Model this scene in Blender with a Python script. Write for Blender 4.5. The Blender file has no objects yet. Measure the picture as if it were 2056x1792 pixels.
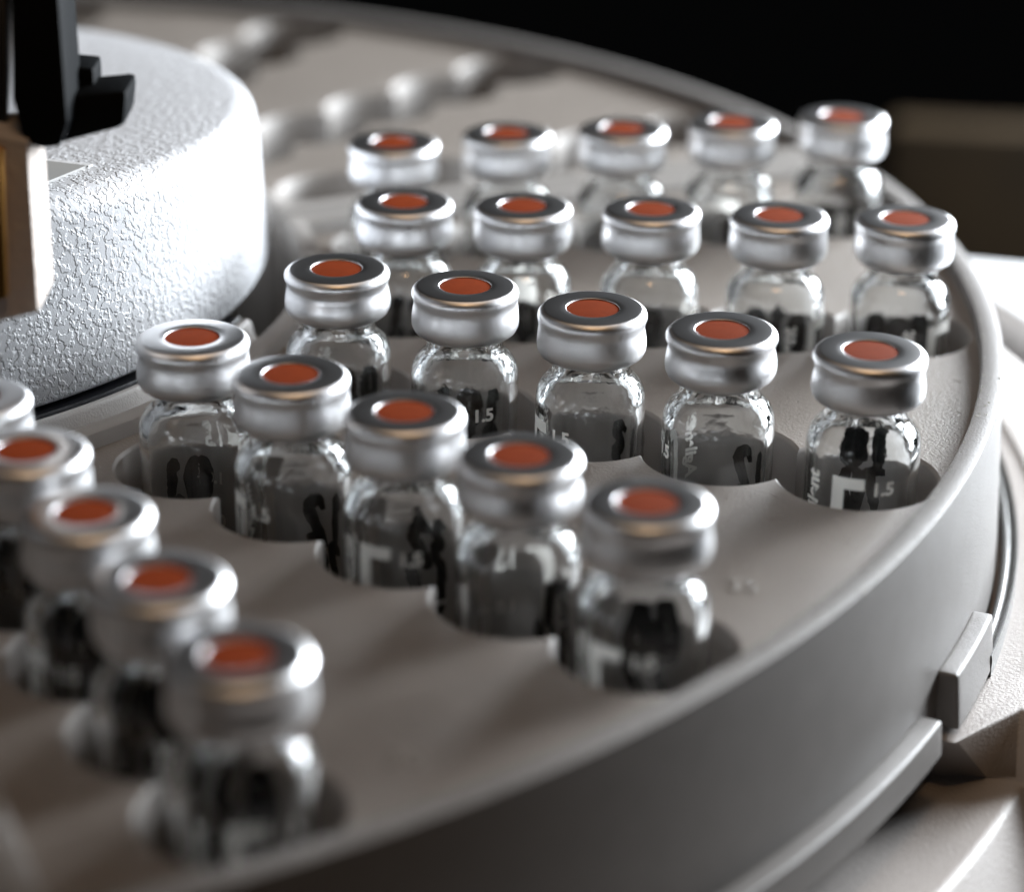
import bpy, bmesh, math, random
from math import sin, cos, radians as rad, asin, acos, atan2, pi, hypot
from mathutils import Vector, Matrix
from mathutils.geometry import delaunay_2d_cdt

random.seed(7)
SC = bpy.context.scene
COL = SC.collection
MM = 0.001
ZC = 52.0            # height of the vial-cap plane above the bench, mm
# all builders below work in millimetres, origin on the carousel axis,
# z = 0 at the tops of the vial caps; P() turns that into metres
def P(x, y, z): return (x*MM, y*MM, (z+ZC)*MM)

# ------------------------------------------------------------------ camera
CAMX, CAMY, CAMZ = 92.654, -285.80, 90.592
PITCH, ROLL = rad(23.6277), rad(-0.51722)
fw = Vector((0, cos(PITCH), -sin(PITCH))); up = Vector((0, sin(PITCH), cos(PITCH))); rt = Vector((1, 0, 0))
r2 = rt*cos(ROLL) - up*sin(ROLL); u2 = rt*sin(ROLL) + up*cos(ROLL)
cam = bpy.data.cameras.new('camera'); cam_o = bpy.data.objects.new('camera', cam); COL.objects.link(cam_o)
M = Matrix.Identity(4)
for i in range(3):
    M[i][0], M[i][1], M[i][2] = r2[i], u2[i], -fw[i]
M.translation = Vector(P(CAMX, CAMY, CAMZ)); cam_o.matrix_world = M
cam.sensor_fit = 'HORIZONTAL'; cam.sensor_width = 36; cam.lens = 4973.3/2056*36
cam.clip_start = 0.01; cam.clip_end = 20
cam.dof.use_dof = True; cam.dof.focus_distance = 0.262; cam.dof.aperture_fstop = 12.5; cam.dof.aperture_blades = 0
SC.camera = cam_o
FPX = 4973.3
def at_depth(u, v, dep):
    """pixel of the 2056-wide photograph + distance along the view axis -> mm"""
    a = (u-1028)/FPX*dep; b = -(v-896)/FPX*dep
    w = fw*dep + r2*a + u2*b
    return (CAMX+w.x, CAMY+w.y, CAMZ+w.z)

# ------------------------------------------------------------------ world and lamps
W = bpy.data.worlds.new('World'); SC.world = W; W.use_nodes = True
bg = W.node_tree.nodes['Background']; bg.inputs[0].default_value = (0.9, 0.95, 1.0, 1); bg.inputs[1].default_value = 0.0015
def area(name, az, el, dist, sx, sy, power, col, target=(100, 0, -8)):
    l = bpy.data.lights.new(name, 'AREA'); l.shape = 'RECTANGLE'; l.size = sx*MM; l.size_y = sy*MM
    l.energy = power; l.color = col
    o = bpy.data.objects.new(name, l); COL.objects.link(o)
    t = Vector(P(*target)); d = Vector((cos(rad(az))*cos(rad(el)), sin(rad(az))*cos(rad(el)), sin(rad(el))))
    o.location = t + d*dist*MM
    o.rotation_euler = (-d).to_track_quat('-Z', 'Y').to_euler()
    return o
area('key_lamp', 44, 16.5, 520, 280, 200, 12, (0.90, 0.95, 1.0))
area('right_lamp', 15, 14, 235, 100, 80, 1.25, (0.88, 0.94, 1.0), (112, 34, -8))
area('ceiling_lamp', -84, 68, 620, 100, 40, 0.26, (1.0, 0.60, 0.29))
area('overhead_fill', 60, 84, 1400, 800, 800, 2.4, (1.0, 0.76, 0.56))  # added soft warm fill from above to lift the deck, no real fixture
area('left_fill', 175, 40, 900, 500, 400, 0.2, (0.82, 0.9, 1.0))  # added dim cool fill from the left, not a real window
vs = SC.view_settings
vs.view_transform = 'Standard'; vs.look = 'None'; vs.exposure = 0; vs.gamma = 1; vs.use_curve_mapping = False
SC.cycles.max_bounces = 14; SC.cycles.transmission_bounces = 14; SC.cycles.glossy_bounces = 6; SC.cycles.transparent_max_bounces = 12
SC.cycles.caustics_refractive = True; SC.cycles.caustics_reflective = True; SC.cycles.sample_clamp_indirect = 6.0

# ------------------------------------------------------------------ materials
def mat(name, col, rough=0.5, metal=0.0, spec=0.5, bumps=(), mottled=None, rough_var=None, coat=0.0):
    """bumps: list of (kind, scale per mm, height mm, lo, hi)"""
    m = bpy.data.materials.new(name); m.use_nodes = True; nt = m.node_tree; b = nt.nodes['Principled BSDF']
    b.inputs['Base Color'].default_value = (*col, 1); b.inputs['Roughness'].default_value = rough
    b.inputs['Metallic'].default_value = metal; b.inputs['Specular IOR Level'].default_value = spec
    b.inputs['Coat Weight'].default_value = coat
    tc = nt.nodes.new('ShaderNodeTexCoord'); mp = nt.nodes.new('ShaderNodeMapping'); mp.inputs['Scale'].default_value = (1000,)*3
    nt.links.new(tc.outputs['Object'], mp.inputs['Vector'])
    def noise(scale, detail=3, rough_=0.55):
        n = nt.nodes.new('ShaderNodeTexNoise'); n.inputs['Scale'].default_value = scale; n.inputs['Detail'].default_value = detail
        n.inputs['Roughness'].default_value = rough_; nt.links.new(mp.outputs[0], n.inputs['Vector']); return n
    def ramp(n, lo, hi, a=(0, 0, 0, 1), c=(1, 1, 1, 1)):
        r = nt.nodes.new('ShaderNodeValToRGB'); r.color_ramp.elements[0].position = lo; r.color_ramp.elements[1].position = hi
        r.color_ramp.elements[0].color = a; r.color_ramp.elements[1].color = c
        nt.links.new(n.outputs[0], r.inputs[0]); return r
    prev = None
    for kind, sc, h, lo, hi in bumps:
        n = noise(sc, 2 if kind == 'worm' else 4)
        r = ramp(n, lo, hi)
        bp = nt.nodes.new('ShaderNodeBump'); bp.inputs['Distance'].default_value = h*MM; bp.inputs['Strength'].default_value = 1
        nt.links.new(r.outputs[0], bp.inputs['Height'])
        if prev: nt.links.new(prev.outputs[0], bp.inputs['Normal'])
        prev = bp
    if prev: nt.links.new(prev.outputs[0], b.inputs['Normal'])
    if mottled:
        sc, amt = mottled
        n = noise(sc, 5); r = ramp(n, 0.3, 0.7, tuple(c*(1-amt) for c in col)+(1,), tuple(min(1, c*(1+amt)) for c in col)+(1,))
        nt.links.new(r.outputs[0], b.inputs['Base Color'])
    if rough_var:
        sc, lo, hi = rough_var
        n = noise(sc, 5); r = ramp(n, 0.35, 0.65, (lo,)*3+(1,), (hi,)*3+(1,)); nt.links.new(r.outputs[0], b.inputs['Roughness'])
    return m
MT = {}
MT['tray'] = mat('tray_plastic', (0.265, 0.235, 0.208), 0.4, spec=0.55, bumps=[("n", 3.2, 0.045, 0.35, 0.65), ('n', 9, 0.008, 0.3, 0.7)], mottled=(0.12, 0.06))
MT['rim'] = mat('tray_rim_plastic', (0.32, 0.30, 0.28), 0.55, bumps=[('n', 5, 0.01, 0.3, 0.7)], mottled=(0.3, 0.06))
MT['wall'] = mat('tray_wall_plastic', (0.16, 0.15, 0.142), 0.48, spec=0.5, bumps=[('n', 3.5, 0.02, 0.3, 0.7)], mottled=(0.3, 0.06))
MT['slotw'] = mat('slot_wall_plastic', (0.27, 0.25, 0.232), 0.5, mottled=(0.2, 0.06))
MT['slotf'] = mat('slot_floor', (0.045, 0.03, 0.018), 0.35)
MT['hub'] = mat('hub_textured_plastic', (0.52, 0.53, 0.55), 0.46, bumps=[('worm', 1.15, 0.10, 0.47, 0.56), ('n', 6, 0.012, 0.3, 0.7)])
MT['hubtop'] = mat('hub_top_plastic', (0.60, 0.61, 0.63), 0.45, bumps=[('n', 2.2, 0.05, 0.35, 0.65)])
MT['seam'] = mat('black_gasket', (0.012, 0.013, 0.016), 0.3, bumps=[('n', 5, 0.01, 0.3, 0.7)])
MT['ringp'] = mat('ring_grey_plastic', (0.36, 0.35, 0.34), 0.4, bumps=[('n', 4, 0.02, 0.3, 0.7)])
MT['metal'] = mat('turntable_metal', (0.06, 0.06, 0.054), 0.3, 0.0, bumps=[('n', 2.5, 0.03, 0.3, 0.7)])
MT['plate'] = mat('turntable_plate', (0.13, 0.125, 0.12), 0.4)
MT['base'] = mat('base_plastic', (0.35, 0.32, 0.30), 0.45, bumps=[('n', 3.0, 0.03, 0.35, 0.65)], mottled=(0.15, 0.04))
MT['shelf'] = mat('housing_white', (0.70, 0.71, 0.72), 0.4, bumps=[('n', 2.0, 0.02, 0.35, 0.65)])
MT['alu'] = mat('cap_aluminium', (0.90, 0.90, 0.91), 0.42, 1.0, bumps=[('n', 0.3, 0.015, 0.3, 0.7), ], rough_var=(0.8, 0.38, 0.46))
MT['alutop'] = mat('cap_top_aluminium', (0.72, 0.72, 0.73), 0.28, 1.0)
MT['septum'] = mat('septum_rubber', (0.175, 0.026, 0.0035), 0.6, spec=0.05, bumps=[('n', 5, 0.01, 0.3, 0.7)], mottled=(0.6, 0.08))
MT['print'] = mat('white_print', (0.78, 0.76, 0.72), 0.5)
MT['dust'] = mat('dust', (0.8, 0.8, 0.78), 0.7)
for pm in (MT['print'], MT['dust']):
  pnt = pm.node_tree; pt = pnt.nodes.new('ShaderNodeBsdfTranslucent'); pt.inputs[0].default_value = (0.85, 0.82, 0.77, 1); px_ = pnt.nodes.new('ShaderNodeMixShader'); px_.inputs[0].default_value = 0.5
  pnt.links.new(pnt.nodes['Principled BSDF'].outputs[0], px_.inputs[1]); pnt.links.new(pt.outputs[0], px_.inputs[2]); pnt.links.new(px_.outputs[0], pnt.nodes['Material Output'].inputs[0])
# the tray is thin milky polypropylene: some of the light goes through it
for nm_, fac_ in (('tray', 0.26), ('rim', 0.45), ('slotw', 0.2), ('wall', 0.05)):
    pnt = MT[nm_].node_tree; pt = pnt.nodes.new('ShaderNodeBsdfTranslucent'); pt.inputs[0].default_value = (0.86, 0.85, 0.84, 1); px_ = pnt.nodes.new('ShaderNodeMixShader'); px_.inputs[0].default_value = fac_
    pnt.links.new(pnt.nodes['Principled BSDF'].outputs[0], px_.inputs[1]); pnt.links.new(pt.outputs[0], px_.inputs[2]); pnt.links.new(px_.outputs[0], pnt.nodes['Material Output'].inputs[0])
MT['ink'] = mat('black_marker_ink', (0.006, 0.007, 0.009), 0.25, bumps=[('n', 2.5, 0.03, 0.3, 0.7)])
MT['black'] = mat('gripper_black_plastic', (0.006, 0.007, 0.008), 0.6, spec=0.03, bumps=[('n', 1.0, 0.02, 0.3, 0.7)])
MT['finger'] = mat('gripper_finger_plastic', (0.52, 0.45, 0.40), 0.5, bumps=[('n', 0.9, 0.12, 0.35, 0.65)])
MT['steel'] = mat('gripper_steel', (0.55, 0.56, 0.58), 0.25, 1.0)
MT['brass'] = mat('gripper_brass', (0.60, 0.33, 0.10), 0.35, 1.0)
MT['sticker'] = mat('sticker_paper', (0.30, 0.30, 0.29), 0.5)
MT['stickp'] = mat('sticker_print', (0.05, 0.055, 0.06), 0.5)
MT['bench'] = mat('bench_black', (0.002, 0.002, 0.002), 1.0, spec=0.0)
MT['box'] = mat('far_box_brown', (0.030, 0.018, 0.006), 0.6, mottled=(0.02, 0.35))
MT['number'] = mat('number_glint_plastic', (0.31, 0.29, 0.27), 0.35)  # paler than the deck: glint of the raised edges put into the colour
g = bpy.data.materials.new('vial_glass'); g.use_nodes = True; nt = g.node_tree; nt.nodes.clear()
go = nt.nodes.new('ShaderNodeOutputMaterial'); gg = nt.nodes.new('ShaderNodeBsdfGlass'); gg.inputs['Roughness'].default_value = 0.0; gg.inputs['IOR'].default_value = 1.49
gg.inputs['Color'].default_value = (0.985, 0.99, 0.99, 1)
gtc = nt.nodes.new('ShaderNodeTexCoord'); gn = nt.nodes.new('ShaderNodeTexNoise'); gn.inputs['Scale'].default_value = 750; gn.inputs['Detail'].default_value = 2
gb = nt.nodes.new('ShaderNodeBump'); gb.inputs['Distance'].default_value = 0.05*MM
gs = nt.nodes.new('ShaderNodeSeparateXYZ'); gm = nt.nodes.new('ShaderNodeMapRange')
gm.inputs['From Min'].default_value = -11.5*MM; gm.inputs['From Max'].default_value = -9.6*MM; gm.inputs['To Min'].default_value = 0.12; gm.inputs['To Max'].default_value = 1.0
nt.links.new(gtc.outputs['Object'], gs.inputs[0]); nt.links.new(gs.outputs['Z'], gm.inputs['Value']); nt.links.new(gm.outputs[0], gb.inputs['Strength'])
nt.links.new(gtc.outputs['Object'], gn.inputs['Vector']); nt.links.new(gn.outputs[0], gb.inputs['Height']); nt.links.new(gb.outputs[0], gg.inputs['Normal'])
nt.links.new(gg.outputs[0], go.inputs[0]); MT['glass'] = g

# ------------------------------------------------------------------ helpers
def tag(o, label=None, cat=None, group=None, kind=None):
    for k, v in (('label', label), ('category', cat), ('group', group), ('kind', kind)):
        if v: o[k] = v
    return o
def empty(name, loc=(0, 0, 0), raw=False):
    o = bpy.data.objects.new(name, None); COL.objects.link(o); o.empty_display_size = 0.005
    o.location = loc if raw else P(*loc); return o
def mesh(name, vs_, fs, smooth=False, sharp=None):
    me = bpy.data.meshes.new(name); me.from_pydata([(x*MM, y*MM, z*MM) for x, y, z in vs_], [], fs); me.validate()
    bm = bmesh.new(); bm.from_mesh(me); bmesh.ops.remove_doubles(bm, verts=bm.verts, dist=1e-7)
    bmesh.ops.recalc_face_normals(bm, faces=bm.faces)
    for f in bm.faces: f.smooth = smooth
    if smooth and sharp:
        for e in bm.edges:
            if len(e.link_faces) == 2 and e.calc_face_angle(0) > rad(sharp): e.smooth = False
    bm.to_mesh(me); bm.free(); return me
def obj(name, me, m, parent=None, abs_=True):
    """abs_: mesh was built in cap-plane millimetres; placed so that world = P()"""
    o = bpy.data.objects.new(name, me); COL.objects.link(o)
    if m is not None and not me.materials: me.materials.append(MT[m])
    if abs_: o.location = (0, 0, ZC*MM)
    if parent:
        o.parent = parent
        if abs_: o.matrix_parent_inverse = Matrix.Translation(parent.location).inverted()
    return o
def lathe(prof, n=64, closed=False):
    V = []; F = []
    for k in range(n):
        a = 2*pi*k/n
        for r, z in prof: V.append((r*cos(a), r*sin(a), z))
    m_ = len(prof)
    for k in range(n):
        k2 = (k+1) % n
        for i in range(m_ if closed else m_-1):
            j = (i+1) % m_
            F.append((k*m_+i, k2*m_+i, k2*m_+j, k*m_+j))
    return V, F
def sweep(prof, a0, a1, n, cap=True):
    """profile [(r, z)] (closed) swept from angle a0 to a1 (degrees); a0/a1 may be functions of r"""
    V = []; F = []; m_ = len(prof)
    for k in range(n+1):
        t = k/n
        for r, z in prof:
            A = a0(r) if callable(a0) else a0; B = a1(r) if callable(a1) else a1
            a = rad(A+(B-A)*t); V.append((r*cos(a), r*sin(a), z))
    for k in range(n):
        for i in range(m_):
            j = (i+1) % m_; F.append((k*m_+i, (k+1)*m_+i, (k+1)*m_+j, k*m_+j))
    if cap: F.append(tuple(range(m_))); F.append(tuple(n*m_+i for i in reversed(range(m_))))
    return V, F
def prism(front, shift):
    """extrude a polygon (list of points) by a vector"""
    n = len(front); V = list(front)+[tuple(p[i]+shift[i] for i in range(3)) for p in front]
    F = [tuple(range(n)), tuple(range(2*n-1, n-1, -1))]+[(i, (i+1) % n, n+(i+1) % n, n+i) for i in range(n)]
    return V, F
def bevel_me(me, w, seg=2, ang=30):
    bm = bmesh.new(); bm.from_mesh(me)
    es = [e for e in bm.edges if len(e.link_faces) == 2 and e.calc_face_angle(0) > rad(ang)]
    bmesh.ops.bevel(bm, geom=es, offset=w*MM, segments=seg, profile=0.6, affect='EDGES', clamp_overlap=True)
    for f in bm.faces: f.smooth = True
    for e in bm.edges:
        if len(e.link_faces) == 2 and e.calc_face_angle(0) > rad(40): e.smooth = False
    bm.to_mesh(me); bm.free(); return me

# ------------------------------------------------------------------ setting: bench, instrument base, housing
bench = obj('bench_top', mesh('bench_top', *prism([(-900, -700, -52), (900, -700, -52), (900, 83, -52), (-900, 83, -52)], (0, 0, -20))), 'bench')
tag(bench, kind='structure')

base = tag(empty('instrument_base', (0, 0, -52)), 'light beige faceted plastic base surrounding the turntable at lower right', 'base')
LOW = [(120, -44), (151.6, -42.8), (156.3, -42.0), (160.0, -40.9), (160.7, -41.1), (165.2, -47.5), (205, -48.5), (205, -52), (120, -52)]
UPP = [(120, -44), (151.6, -36.6), (153.9, -36.3), (158.3, -35.9), (164, -36.4), (167.5, -38.0), (170.8, -40.2), (170.8, -52), (120, -52)]
LOWA = [-25.6, -25.4, -25.2, -25.5, -25.8, -26.5, -27.5, -27.5, -25.6]
UPA = [-22.5, -26.6, -26.8, -23.4, -23.9, -24.0, -24.0, -24.0, -22.5]
V = []; F = []
stations = []
for k in range(41): stations.append([(r, a0+( -100-a0)*(1-k/40), z) for (r, z), a0 in zip(LOW, LOWA)])
for k in range(61): stations.append([(r, a0+(120-a0)*(k/60), z) for (r, z), a0 in zip(UPP, UPA)])
n = len(LOW)
for st in stations:
    for r, a, z in st: V.append((r*cos(rad(a)), r*sin(rad(a)), z))
for k in range(len(stations)-1):
    for i in range(n):
        j = (i+1) % n; F.append((k*n+i, (k+1)*n+i, (k+1)*n+j, k*n+j))
F.append(tuple(range(n))); F.append(tuple((len(stations)-1)*n+i for i in reversed(range(n))))
obj('base_plate', bevel_me(mesh('base_plate', V, F), 0.35, 2, 18), 'base', base)
V, F = sweep([(157.2, -35.7), (157.35, -35.45), (157.5, -35.7), (157.4, -36.1), (157.2, -36.1)], -20, 60, 60)
obj('moulding_seam', mesh('moulding_seam', V, F, True, 50), 'shelf', base)

shelf = tag(empty('white_housing', (215, 20, -52)), 'overexposed white plastic housing step beyond the right rim', 'housing')
V, F = sweep([(176.3, -39), (177.2, -37.6), (200, -40), (245, -46), (245, -52), (176.3, -52)], -6, lambda r: math.degrees(asin(84/r)), 40)
obj('housing_top', bevel_me(mesh('housing_top', V, F), 0.5), 'shelf', shelf)
V, F = sweep([(170.9, -46), (176.2, -46), (176.2, -51.9), (170.9, -51.9)], -8, 34, 30)
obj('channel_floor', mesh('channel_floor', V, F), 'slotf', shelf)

bx = tag(empty('brown_box', (330, 520, -520)), 'out of focus dark brown box in the black background at right', 'box')
V, F = prism([(203, 420, -520), (420, 380, -520), (420, 380, -112), (203, 420, -114)], (3, 14, 0))
obj('box_body', bevel_me(mesh('box_body', V, F), 3), 'box', bx)

# ------------------------------------------------------------------ turntable and hub
turn = tag(empty('turntable', (0, 0, -52)), 'dark shiny metal turntable ring under the vial trays', 'turntable')
V, F = lathe([(20, -37.6), (150.5, -37.6), (150.8, -38), (150.8, -40), (20, -40)], 160, True)
obj('disc', mesh('disc', V, F, True, 50), 'plate', turn)
V, F = lathe([(20, -52), (118, -52), (118, -40.1), (20, -40.1)], 64, True)
obj('drive_plate', mesh('drive_plate', V, F), 'seam', turn)
V, F = sweep([(152.0, -37.5), (152.0, -34.6), (152.3, -34.0), (152.6, -33.9), (152.9, -34.2), (153.2, -34.5), (153.5, -34.3), (153.6, -33.8), (153.75, -33.75), (153.85, -34.2), (153.85, -37.5)], -21.2, 60, 80)
obj('metal_strip', mesh('metal_strip', V, F, True, 50), 'metal', turn)
V, F = sweep([(58.6, -11.9), (63.0, -11.2), (63.2, -11.5), (63.2, -37.5), (58.6, -37.5)], -150, -15, 110)
obj('black_gasket', mesh('black_gasket', V, F, True, 40), 'seam', turn)
V, F = sweep([(63.25, -12.2), (63.4, -11.5), (64.1, -11.4), (64.5, -11.8), (64.8, -13.2), (65.8, -14.2), (65.8, -37.5), (63.25, -37.5)], -150, -15, 110)
obj('guide_ring', mesh('guide_ring', V, F, True, 40), 'ringp', turn)
V, F = lathe([(30, -11.5), (58, -11.5), (58, -37.5), (30, -37.5)], 100, True)
obj('spindle_drum', mesh('spindle_drum', V, F, True, 40), 'seam', turn)

hub = tag(empty('hub_cover', (0, 0, -11)), 'large white textured round hub cover in the middle of the carousel', 'cover')
def hubz(x, y): return 8.6 - 0.055*y + 0.01*x
V = []; F = []
NH = 160
side = [(62.0, -10.6), (62.3, -10.2)]
rings = []
for r, z in side: rings.append([(r, z, None)])
def hub_ring(r, f):   # f: (kind, value)
    return (r, f)
prof = [(61.0, ('a', -10.8)), (62.0, ('a', -10.7)), (62.3, ('a', -10.2))]
for t in (0.0, 0.2, 0.4, 0.6, 0.8): prof.append((62.3-0.6*t, ('m', t)))
R0 = 3.0
for k in range(0, 9):
    a = pi/2*k/8; prof.append((61.5-R0+R0*cos(a), ('t', -R0+R0*sin(a))))
for r in (50, 40, 28, 15, 5): prof.append((r, ('t', 0.25*(1-(r/57)**2))))
for k in range(NH):
    a = 2*pi*k/NH
    for r, (kd, val) in prof:
        x, y = r*cos(a), r*sin(a)
        if kd == 'a': z = val
        elif kd == 'm': z = -10.2+(hubz(x, y)-R0-0.0+10.2)*val*0.98
        else: z = hubz(x, y)+val
        V.append((x, y, z))
mm = len(prof)
for k in range(NH):
    k2 = (k+1) % NH
    for i in range(mm-1): F.append((k*mm+i, k2*mm+i, k2*mm+i+1, k*mm+i+1))
V.append((0, 0, hubz(0, 0)+0.25)); c0 = len(V)-1
for k in range(NH): F.append((k*mm+mm-1, ((k+1) % NH)*mm+mm-1, c0))
V2 = []
hm = mesh('dome', V, F, True)
obj('dome', hm, 'hub', hub)
# sticker on the hub top
def unproj_z(u, v, z):
    a = (u-1028)/FPX; b = -(v-896)/FPX
    d = fw + r2*a + u2*b
    t = (z-CAMZ)/d.z
    return (CAMX+d.x*t, CAMY+d.y*t)
def on_hub(u, v):
    z = 9.0
    for _ in range(12):
        x, y = unproj_z(u, v, z); z = hubz(x, y)+0.25*(1-min(1, (x*x+y*y)/57**2))
    return Vector((x, y, z))
c1 = on_hub(174, 336); c2 = on_hub(95, 368); c3 = on_hub(140, 290)
e1 = (c2-c1).normalized(); e2 = (c3-c1); e2 = (e2-e1*e2.dot(e1)).normalized()
def stick(a, b, w, h, up_):
    o_ = c1+e1*a+e2*b+Vector((0, 0, up_))
    return [tuple(o_), tuple(o_+e1*w), tuple(o_+e1*w+e2*h), tuple(o_+e2*h)]
st = tag(empty('hub_sticker', tuple(c1)), 'small pale grey sticker on top of the white hub beside the gripper', 'sticker')
V, F = prism(stick(0, 0, 22, 15, 0.22), (0, 0, -0.35)); obj('paper', mesh('paper', V, F), 'sticker', st)
V, F = prism(stick(3.0, 6.5, 9, 7, 0.30), (0, 0, -0.12)); obj('printed_block', mesh('printed_block', V, F), 'stickp', st)
V, F = prism(stick(-0.9, -0.2, 0.8, 15.5, 0.2), (0, 0, -0.3)); obj('clear_edge', mesh('clear_edge', V, F), 'shelf', st)

# ------------------------------------------------------------------ vial trays
DR, R1, RH = 14.831, 79.548, 8.2
ROWS = [-58.92, -41.04, -22.69, -4.94, 12.77]
ROWS2 = [30.77, 48.77, 66.77, 84.77, 102.77]
ROWS3 = [-76.9, -94.9, -112.9, -130.9, -148.9]
def slot_outline(R, seg=14):
    a = acos(DR/2/R); out = []
    arcs = []
    for i in range(5): arcs.append((i, pi if i == 0 else pi+a, 2*pi if i == 4 else 2*pi-a))
    for i in range(4, -1, -1): arcs.append((i, 0 if i == 4 else a, pi if i == 0 else pi-a))
    for k, (i, s, e) in enumerate(arcs):
        for q in range(seg+1):
            if q == 0: continue
            t = s+(e-s)*q/seg
            out.append((R1+DR*i+R*cos(t), R*sin(t)))
    return out
def rot(p, th): c_, s_ = cos(rad(th)), sin(rad(th)); return (p[0]*c_-p[1]*s_, p[0]*s_+p[1]*c_)
ZD, ZR, ZF = -14.0, -12.2, -32.05
def make_tray(name, label, th0, th1, rows, flange, lug, nslots=5):
    gap = 1.2; rimw = 3.0
    A0 = lambda e: (lambda r: th0+math.degrees(asin(e/r)))
    A1 = lambda e: (lambda r: th1-math.degrees(asin(e/r)))
    t = tag(empty(name, (0, 0, -37.5)), label, 'tray', 'quarter trays of the carousel')
    # deck
    ri, ro = 68.9, 147.8
    outer = []
    N = 60
    for k in range(N+1):
        a = A0(gap+rimw)(ro)+(A1(gap+rimw)(ro)-A0(gap+rimw)(ro))*k/N; outer.append((ro*cos(rad(a)), ro*sin(rad(a))))
    for k in range(N+1):
        a = A1(gap+rimw)(ri)+(A0(gap+rimw)(ri)-A1(gap+rimw)(ri))*k/N; outer.append((ri*cos(rad(a)), ri*sin(rad(a))))
    so = slot_outline(RH+0.4)
    pts = [Vector(p) for p in outer]; loops = [list(range(len(outer)))]
    for th in rows:
        s0 = len(pts); pts += [Vector(rot(p, th)) for p in so]; loops.append(list(range(s0, len(pts))))
    edges = [(l[i], l[(i+1) % len(l)]) for l in loops for i in range(len(l))]
    vo, eo, fo, *_ = delaunay_2d_cdt(pts, edges, [], 1, 1e-6)
    # keep triangles inside the outline and outside the slots
    keep = []
    for f in fo:
        cx = sum(vo[i].x for i in f)/3; cy = sum(vo[i].y for i in f)/3
        r = hypot(cx, cy); bad = r < ri-0.02 and False
        for th in rows:
            lx, ly = rot((cx, cy), -th)
            for i in range(5):
                if hypot(lx-R1-DR*i, ly) < RH+0.39: bad = True
            # slivers next to a cusp lie outside both circles, inside the outline never
        a = math.degrees(atan2(cy, cx)); mid = (th0+th1)/2
        while a < mid-180: a += 360
        while a > mid+180: a -= 360
        if r < ri*0.9995 - 0.05 or not (A0(gap+rimw)(r)-0.01 < a < A1(gap+rimw)(r)+0.01): bad = True
        if not bad: keep.append(tuple(f))
    obj('deck', mesh(name+'_deck', [(v.x, v.y, ZD) for v in vo], keep), 'tray', t)
    # slots
    si = slot_outline(RH)
    V = []; F = []; n = len(so)
    lv = [(so, ZD), ([(a[0]*.45+b[0]*.55, a[1]*.45+b[1]*.55) for a, b in zip(so, si)], ZD-0.12), (si, ZD-0.42), (si, ZF)]
    for ol, z in lv: V += [(x, y, z) for x, y in ol]
    for k in range(len(lv)-1):
        for i in range(n): F.append((k*n+i, k*n+(i+1) % n, (k+1)*n+(i+1) % n, (k+1)*n+i))
    sw = mesh(name+'_slot', V, F, True, 35)
    fl = []
    Vf = [(x, y, ZF) for x, y in slot_outline(RH+0.4)]
    cen = len(Vf); Ff = []
    for i in range(5): Vf.append((R1+DR*i, 0, ZF))
    for i in range(n):
        mx = (Vf[i][0]+Vf[(i+1) % n][0])/2
        k = min(range(5), key=lambda q: abs(mx-R1-DR*q)); Ff.append((i, (i+1) % n, cen+k))
    for i in range(4):
        xm = R1+DR*(i+.5); c_ = [q for q in range(n) if abs(Vf[q][0]-xm) < 0.02]
        if len(c_) == 2: Ff += [(cen+i, cen+i+1, c_[0]), (cen+i, cen+i+1, c_[1])]
    fm = mesh(name+'_floor', Vf, Ff)
    for th in rows:
        s = obj('slot_wall', sw, 'slotw', t); s.rotation_euler = (0, 0, rad(th))
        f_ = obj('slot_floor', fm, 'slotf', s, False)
    # rim and walls: inner, outer, two ends
    inn = [(66.5, -37.4), (66.5, -12.4), (66.56, -12.26), (66.7, ZR), (68.7, ZR), (68.84, -12.26), (68.9, -12.4), (68.9, -14.6), (68.6, -37.4)]
    out = [(147.8, -14.6), (147.8, -12.42), (147.86, -12.26), (148.02, ZR), (150.02, ZR), (150.2, -12.28), (150.28, -12.48), (151.3, -33.0), (151.4, -37.4), (149.6, -37.4)]
    V, F = sweep(inn, A0(gap), A1(gap), 60); obj('inner_rim', mesh(name+'_inner', V, F, True, 25), 'rim', t)
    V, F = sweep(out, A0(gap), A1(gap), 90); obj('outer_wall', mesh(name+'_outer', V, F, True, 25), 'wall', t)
    for th, sg in ((th0, 1), (th1, -1)):
        V = []; m_ = 6
        pr = [(gap, -37.4), (gap, -12.6), (gap+0.35, ZR), (gap+rimw-0.3, ZR), (gap+rimw, -12.5), (gap+rimw, -37.4)]
        for rr in (68.7, 147.95):
            for e, z in pr:
                V.append((*rot((math.sqrt(rr*rr-e*e), sg*e), th), z))
        F = [(i, (i+1) % m_, m_+(i+1) % m_, m_+i) for i in range(m_)]+[tuple(range(m_)), tuple(range(2*m_-1, m_-1, -1))]
        obj('end_wall', mesh(name+'_end', V, F), 'rim', t)
    for a0, a1 in flange:
        V, F = sweep([(151.1, -32.2), (153.4, -32.2), (153.75, -36.1), (151.1, -36.1)], a0, a1, 50)
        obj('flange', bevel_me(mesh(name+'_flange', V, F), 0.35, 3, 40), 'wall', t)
    for a0, a1 in lug:
        V, F = sweep([(151.0, -29.6), (153.25, -29.6), (153.8, -35.8), (151.0, -35.8)], a0, a1, 8)
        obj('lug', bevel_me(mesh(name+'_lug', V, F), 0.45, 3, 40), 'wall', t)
    return t
tr1 = make_tray('vial_tray', 'grey plastic quarter tray holding all the capped vials', -67.9, 21.75, ROWS, [(-66, -28.0)], [(-26.2, -20.6)])
tr2 = make_tray('vial_tray', 'empty grey quarter tray with vacant slots at the back', 21.75, 111.75, ROWS2, [(30, 62)], [(64, 69.5)])
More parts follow.
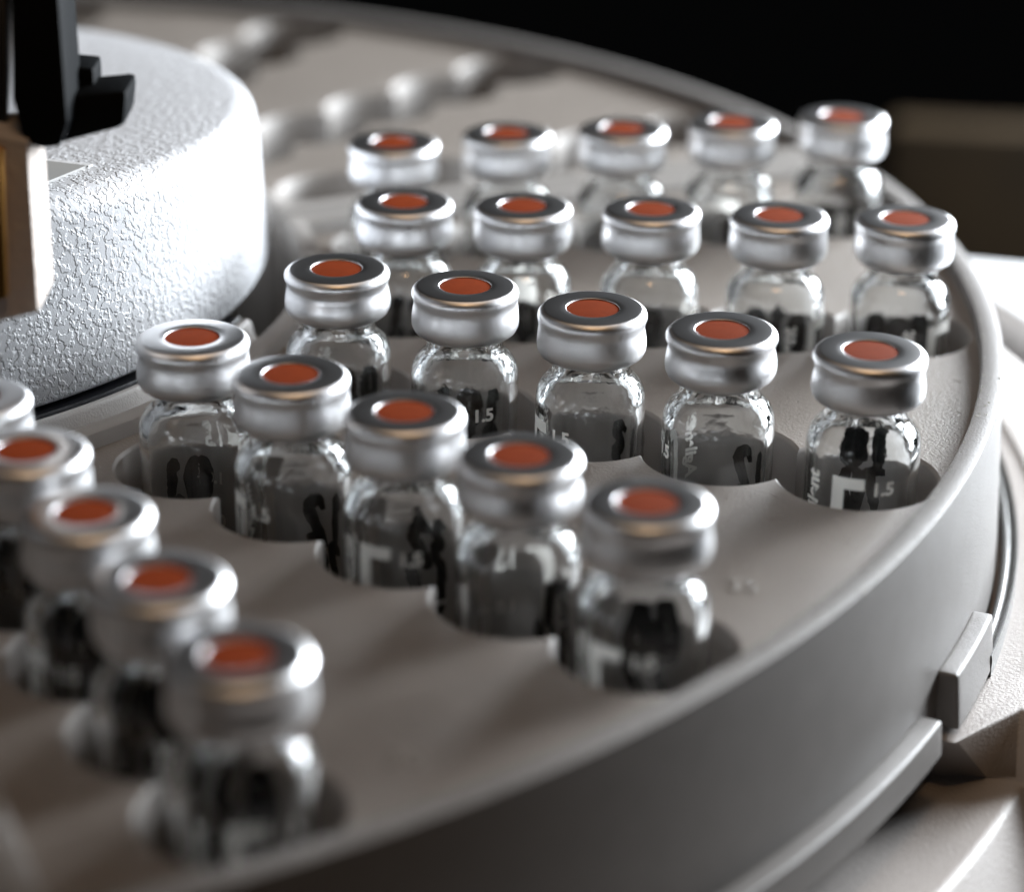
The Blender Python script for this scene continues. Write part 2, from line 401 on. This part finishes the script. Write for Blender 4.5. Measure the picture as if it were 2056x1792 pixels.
tr3 = make_tray('vial_tray', 'blurred dark tray corner showing at the bottom left edge', -157.9, -67.9, ROWS3, [(-156, -118)], [(-116, -110.5)])

# ------------------------------------------------------------------ text meshes
def text_mesh(body, size, bold=0.0):
    cu = bpy.data.curves.new('txt', 'FONT'); cu.body = body; cu.size = size; cu.offset = bold; cu.align_x = 'LEFT'
    o = bpy.data.objects.new('txt', cu); COL.objects.link(o)
    dg = bpy.context.evaluated_depsgraph_get(); dg.update()
    me = bpy.data.meshes.new_from_object(o.evaluated_get(dg))
    vv = [(v.co.x, v.co.y) for v in me.vertices]; ff = [tuple(p.vertices) for p in me.polygons]
    bpy.data.objects.remove(o); bpy.data.curves.remove(cu); bpy.data.meshes.remove(me)
    return vv, ff
RV = 5.85
def wrap(s, z, r=RV+0.03):   # arc length s from the front of the vial (angle -90 deg)
    a = -pi/2+s/RV; return (r*cos(a), r*sin(a), z)
def quad_grid(s0, s1, z0, z1, n=6):
    V = []; F = []
    for k in range(n+1):
        s = s0+(s1-s0)*k/n; V += [wrap(s, z0), wrap(s, z1)]
    for k in range(n): F.append((2*k, 2*k+2, 2*k+3, 2*k+1))
    return V, F
def join(parts):
    V = []; F = []
    for v, f in parts:
        o_ = len(V); V += v; F += [tuple(i+o_ for i in q) for q in f]
    return V, F
def wtext(body, size, s, z, vertical=False, bold=0.0):
    vv, ff = text_mesh(body, size, bold)
    if vertical: return [wrap(s-y, z+x) for x, y in vv], ff
    return [wrap(s+x, z+y) for x, y in vv], ff
bracket = join([quad_grid(0, 1.3, -24, -11.7, 3), quad_grid(1.3, 3.35, -12.95, -11.7, 5)])
grads = join([wtext('1.5', 2.0, 4.05, -13.5, bold=0.07)]+[wtext(tx, 2.0, 4.05, z, bold=0.07) for tx, z in (('1.0', -18.5), ('0.5', -23.5))]
             +[quad_grid(7.2, 8.9, z, z+0.22, 3) for z in (-17.9, -22.9)])
brand = wtext('Agilent', 2.35, -1.75, -18.6, True, bold=0.09)
PRINT = {'bracket_mark': mesh('bracket_mark', *bracket), 'volume_scale': mesh('volume_scale', *grads), 'brand_lettering': mesh('brand_lettering', *brand)}

def stroke(pts, w0, w1=None, n=20):
    """inked ribbon along a polyline of (s, z), on the vial wall, with ragged edges"""
    w1 = w1 or w0; P_ = []
    for k in range(n+1):
        t = k/n*(len(pts)-1); i = min(int(t), len(pts)-2); q = t-i
        p0 = pts[max(i-1, 0)]; p1 = pts[i]; p2 = pts[i+1]; p3 = pts[min(i+2, len(pts)-1)]
        P_.append(tuple(0.5*(2*p1[j]+(p2[j]-p0[j])*q+(2*p0[j]-5*p1[j]+4*p2[j]-p3[j])*q*q+(3*p1[j]-p0[j]-3*p2[j]+p3[j])*q**3) for j in (0, 1)))
    V = []; F = []
    for k, p in enumerate(P_):
        a = P_[max(k-1, 0)]; b = P_[min(k+1, n)]; dx, dz = b[0]-a[0], b[1]-a[1]; L = hypot(dx, dz) or 1
        w = (w0+(w1-w0)*k/n)*0.5*(0.35+0.65*min(1, 3.5*k/n+0.25, 3.5*(n-k)/n+0.25))
        wa = w*(1+random.uniform(-.14, .14)); wb = w*(1+random.uniform(-.14, .14))
        V.append(wrap(p[0]-dz/L*wa, p[1]+dx/L*wa, RV+0.05)); V.append(wrap(p[0]+dz/L*wb, p[1]-dx/L*wb, RV+0.05))
    for k in range(n): F.append((2*k, 2*k+2, 2*k+3, 2*k+1))
    return V, F
def glyph(ch, s, z, h=4.6):
    if ch == '0': return [stroke([(s+0.95*sin(2*pi*k/8), z+h/2+h/2*cos(2*pi*k/8)) for k in range(9)], 1.75, n=36)]
    if ch == 'o': return [stroke([(s+0.75*sin(2*pi*k/8), z+h*.6+h*.36*cos(2*pi*k/8)) for k in range(9)], 1.9, n=36)]
    if ch == '1': return [stroke([(s-0.8, z+h*.78), (s-.1, z+h), (s+0.1, z+h*.5), (s+.3, z)], 1.6)]
    if ch == '/': return [stroke([(s+0.7, z+h), (s, z+h*.5), (s-0.5, z)], 1.5)]
    if ch == '2': return [stroke([(s-1, z+h*.75), (s-.3, z+h), (s+.9, z+h*.8), (s+.2, z+h*.4), (s-.9, z+.1), (s+.3, z+.3), (s+1.2, z)], 1.55, n=34)]
    if ch == '3': return [stroke([(s-.9, z+h*.9), (s+.3, z+h), (s+.8, z+h*.75), (s, z+h*.52), (s+.9, z+h*.3), (s+.2, z), (s-.9, z+h*.1)], 1.55, n=34)]
    if ch == '7': return [stroke([(s-1, z+h), (s+1, z+h*.95), (s+.3, z+h*.4), (s, z)], 1.55, n=26)]
    return []
INK = {}
def ink_mesh(txt, ztop):
    key = (txt, ztop)
    if key not in INK:
        parts = []
        for k, ch in enumerate(txt):
            parts += glyph(ch, (k-(len(txt)-1)/2)*3.2+random.uniform(-.2, .2), ztop-4.6+random.uniform(-.35, .35), random.uniform(4.6, 5.6))
        for k, ch in enumerate(txt):   # second line of writing below
            parts += glyph(random.choice('0127'), (k-(len(txt)-1)/2)*3.2+random.uniform(-.3, .3), ztop-9.6+random.uniform(-.35, .35), random.uniform(4.6, 5.6))
        INK[key] = mesh('marker_writing', *join(parts))
    return INK[key]

# raised position numbers moulded into the deck beside the outer vials
for body, th in (('30', -52.6), ('35', -34.4)):
    vv, ff = text_mesh(body, 3.4, 0.05)
    V = [(x, y, 0.0) for x, y in vv]+[(x, y, 0.10) for x, y in vv]; n_ = len(vv)
    F = [tuple(i+n_ for i in f) for f in ff]
    cnt = {}
    for f in ff:
        for i in range(len(f)):
            e = (f[i], f[(i+1) % len(f)]); cnt[e] = 1
    for a, b in list(cnt):
        if (b, a) not in cnt: F.append((a, b, b+n_, a+n_))
    c_ = (139.2*cos(rad(th)), 139.2*sin(rad(th)))
    V = [(c_[0]-2.2+x, c_[1]-1.4+y, ZD+z) for x, y, z in V]
    obj('moulded_number', mesh('moulded_number', V, F), 'number', tr1)

# ------------------------------------------------------------------ vials
gl = [(5.25, -0.75), (5.3, -1.0), (5.3, -3.9), (4.9, -4.4), (4.2, -4.7), (4.15, -5.2), (4.12, -6.4), (4.18, -6.9), (4.4, -7.3), (4.8, -7.65), (5.25, -8.15), (5.6, -8.8), (5.79, -9.5), (RV, -10.4),
      (RV, -14), (RV, -20), (RV, -30.9), (5.7, -31.5), (5.3, -31.9), (4.6, -32.0), (3.0, -31.85), (0.02, -31.7),
      (0.02, -30.9), (3.2, -30.9), (4.3, -30.6), (4.75, -30.0), (4.88, -29), (4.88, -20), (4.88, -14), (4.88, -10.9), (4.75, -10.0), (4.4, -9.2), (3.9, -8.5), (3.35, -7.9), (2.95, -7.2), (2.8, -6.4), (2.8, -4.5), (2.8, -1.1), (3.0, -0.75)]
GLASS = mesh('bottle', *lathe(gl, 72, True), True, 60)
def cap_mesh(seed, dent):
    rnd = random.Random(seed)
    pr = [(4.35, -5.28), (4.6, -5.35), (5.05, -5.25), (5.5, -4.9), (5.74, -4.4), (5.79, -3.9), (5.77, -3.3), (5.72, -2.6), (5.66, -2.05), (5.65, -1.65), (5.71, -1.3), (5.78, -1.0), (5.77, -0.72), (5.68, -0.42), (5.45, -0.17), (5.2, -0.04), (5.02, 0.0),
          (3.6, 0.0), (2.86, 0.0), (2.82, -0.02), (2.8, -0.06), (2.8, -0.62), (4.2, -0.66), (5.35, -0.9)]
    V = []; F = []; n = 72; ph = rnd.uniform(0, 6.28)
    for k in range(n):
        a = 2*pi*k/n
        for r, z in pr:
            d = 0
            if -3.5 < z < -0.8: d = -dent*(0.5+0.5*cos(a-ph))*(1-abs(z+2.1)/1.3 if abs(z+2.1) < 1.3 else 0)
            if z < -1 and r > 4.5: d += 0.035*cos(3*a+ph)+0.02*cos(5*a+2*ph)
            V.append(((r+d)*cos(a), (r+d)*sin(a), z))
    m_ = len(pr)
    for k in range(n):
        k2 = (k+1) % n
        for i in range(m_-1): F.append((k*m_+i, k2*m_+i, k2*m_+i+1, k*m_+i+1))
    me = mesh('crimp_cap', V, F, True, 50)
    me.materials.append(MT['alu']); me.materials.append(MT['alutop'])
    for p in me.polygons:
        if p.center.z > -0.02*MM and abs(p.normal.z) > 0.9: p.material_index = 1
    return me
CAPS = [cap_mesh(1, 0.02), cap_mesh(2, 0.14), cap_mesh(3, 0.34)]
SEPT = mesh('septum', *lathe([(0.02, -0.05), (1.2, -0.055), (2.2, -0.075), (2.78, -0.11), (2.79, -0.75), (0.02, -0.75)], 48, True), True, 50)

# per vial: print offset s0 (arc mm of the bracket from the front), writing text, its angle from the front (deg), its top z
PIX = {'A': [None, (52, 905), (172, 1030), (318, 1165), (478, 1318)],
       'B': [(386, 678), (584, 752), (812, 827), (1044, 915), (1300, 1010)],
       'C': [(676, 540), (934, 575), (1190, 620), (1450, 663), (1748, 705)],
       'D': [(812, 405), (1050, 413), (1308, 420), (1565, 432), (1818, 439)],
       'E': [(790, 285), (1018, 267), (1250, 258), (1470, 245), (1692, 233)]}
S0 = {'A': [10, 6, -8, 2, -1.5], 'B': [11, -9, -4.8, 14.5, -5.3], 'C': [-14, -3.2, -8.6, -12.4, -2.9],
      'D': [9, 16.5, 6.5, 4.4, 3.7], 'E': [8, 15, 6, 17, 3]}
WR = {'A': [('10', 200), ('20', 160), ('101', 190), ('12', 170), ('03', 180)],
      'B': [('01', 196), ('12', 140), ('32', 150), ('71', 130), ('00', 172)],
      'C': [('0/', 150), ('101', 175), ('13', 118), ('12', 128), ('1o', 174)],
      'D': [('21', 175), ('10', 160), ('0', 178), ('010', 176), ('0o0', 180)],
      'E': [('1', 180), ('1', 185), ('7', 175), ('0', 170), ('10', 178)]}
ZT = {'A': [-14]*5, 'B': [-15.6, -16, -13.4, -15, -13], 'C': [-13.7, -13.7, -15.0, -15.5, -10.4], 'D': [-14]*5, 'E': [-14]*5}
ROWTXT = {'A': 'nearest blurred row', 'B': 'second row from camera', 'C': 'sharp middle row', 'D': 'fourth row from camera', 'E': 'farthest filled row'}
POSTXT = ['closest to the white hub', 'second from the hub', 'third from the hub', 'fourth from the hub', 'outermost beside the rim']
for j, rn in enumerate('ABCDE'):
    for i in range(5):
        r = R1+DR*i; th = ROWS[j]
        x0, y0 = r*cos(rad(th)), r*sin(rad(th))
        q = PIX[rn][i]; x, y = x0, y0
        lean = Vector((0, 0))
        if q:     # the vials stand loosely: the caps sit up to a millimetre off the slot centres
            px, py = unproj_z(q[0], q[1], -0.1); dx, dy = px-x0, py-y0; d = hypot(dx, dy)
            if d > 1.6: dx, dy = dx*1.6/d, dy*1.6/d
            x, y = x0+0.55*dx, y0+0.55*dy; lean = Vector((0.45*dx, 0.45*dy))
        face = math.degrees(atan2(CAMY-y, CAMX-x))+90     # turn so that 'front' looks at the lens
        v = tag(empty('glass_vial', (x, y, -32.0)), 'clear crimp-capped glass vial with red septum, %s, %s' % (ROWTXT[rn], POSTXT[i]), 'vial', 'capped vials in the tray')
        v.rotation_euler = (-lean.y/32, lean.x/32, 0)
        def part(name, me, m, rz=0.0, parent=None):
            o = bpy.data.objects.new(name, me); COL.objects.link(o)
            if m and not me.materials: me.materials.append(MT[m])
            o.parent = parent or v
            if parent is None: o.location = (0, 0, 32.0*MM)
            o.rotation_euler = (0, 0, rad(rz)); return o
        part('bottle', GLASS, 'glass', random.uniform(0, 360))
        cp = part('crimp_cap', CAPS[random.choice([0, 1, 1, 2])], None, random.uniform(0, 360))
        part('septum', SEPT, 'septum', 0, cp)
        rz = face+math.degrees(S0[rn][i]/RV)
        for nm, me in PRINT.items(): part(nm, me, 'print', rz)
        tx, wa = WR[rn][i]
        part('marker_writing', ink_mesh(tx, ZT[rn][i]), 'ink', face+wa)

# ------------------------------------------------------------------ sampler gripper at the left
DEP = 236
def px(pts, dep=DEP): return [at_depth(u, v, dep) for u, v in pts]
gr = tag(empty('sampler_gripper', at_depth(60, 640, DEP)), 'black plastic gripper arm with beige finger hanging in from the upper left', 'gripper')
back = (0, 1, 0)
def slab(name, pts, depth, m, dep=DEP, bev=0.4):
    V, F = prism(px(pts, dep), (0, depth, 0)); return obj(name, bevel_me(mesh(name, V, F), bev, 2, 25), m, gr)
slab('arm', [(20, -140), (108, -140), (118, 0), (136, 250), (120, 296), (86, 299), (48, 290), (24, 200)], 9, 'black', DEP)
slab('jaw_block', [(118, 130), (188, 137), (190, 200), (130, 205)], 5, 'black', DEP+7)
slab('jaw', [(110, 196), (192, 186), (256, 180), (250, 256), (110, 293)], 7, 'black', DEP+4, 0.8)
slab('finger', [(-60, 262), (56, 285), (78, 628), (-60, 662)], 8.5, 'finger', DEP-1)
slab('slide_rail', [(-70, -140), (10, -140), (16, 262), (-70, 262)], 4, 'steel', DEP+3)
slab('brass_pin', [(-40, 300), (4, 300), (14, 600), (-40, 610)], 2, 'brass', DEP-2.2, 0.3)

# ------------------------------------------------------------------ dust on the tray
rnd = random.Random(11)
V = []; F = []
def speck(x, y, z, s):
    o_ = len(V); a = rnd.uniform(0, 6.28)
    for k in range(3): V.append((x+s*cos(a+k*2.1)*rnd.uniform(.6, 1.3), y+s*sin(a+k*2.1)*rnd.uniform(.6, 1.3), z))
    V.append((x, y, z+s*rnd.uniform(.5, 1.1))); F.extend([(o_, o_+1, o_+3), (o_+1, o_+2, o_+3), (o_+2, o_, o_+3)])
def fibre(x, y, z, L, w):
    a = rnd.uniform(0, 6.28); c = rnd.uniform(-1.2, 1.2); pts = []
    for k in range(6):
        pts.append((x, y, z+0.02+0.05*sin(k))); x += L/5*cos(a); y += L/5*sin(a); a += c/3
    for k in range(5):
        p, q = pts[k], pts[k+1]; o_ = len(V)
        V.extend([(p[0]-w, p[1], p[2]), (p[0]+w, p[1], p[2]), (q[0]+w, q[1], q[2]), (q[0]-w, q[1], q[2]), (p[0], p[1], p[2]+2*w), (q[0], q[1], q[2]+2*w)])
        F.extend([(o_, o_+4, o_+5, o_+3), (o_+1, o_+2, o_+5, o_+4)])
def in_slot(x, y):
    for th in ROWS:
        lx, ly = rot((x, y), -th)
        if any(hypot(lx-R1-DR*i, ly) < RH+0.5 for i in range(5)): return True
    return False
k = 0
while k < 1400:
    r = rnd.uniform(69.5, 147.3); a = rnd.uniform(-62, 17)
    x, y = r*cos(rad(a)), r*sin(rad(a))
    if in_slot(x, y): continue
    k += 1
    speck(x, y, ZD, rnd.choice([.04, .05, .07, .11]))
    if k % 45 == 0: fibre(x, y, ZD, rnd.uniform(.8, 2.2), .02)
for k in range(260):
    a = rnd.uniform(-66, 19); r = rnd.choice([rnd.uniform(148.1, 149.9), rnd.gauss(150.0, .12), rnd.gauss(148.1, .1)])
    r = min(max(r, 148.05), 150.0)
    x, y = r*cos(rad(a)), r*sin(rad(a)); speck(x, y, ZR, rnd.choice([.05, .08, .11, .16]))
    if k % 30 == 0: fibre(x, y, ZR, rnd.uniform(.5, 1.2), .02)
dm = obj('dust', mesh('dust', V, F), 'dust'); tag(dm, 'fine pale dust specks and fibres lying on the tray', 'dust', kind='stuff')
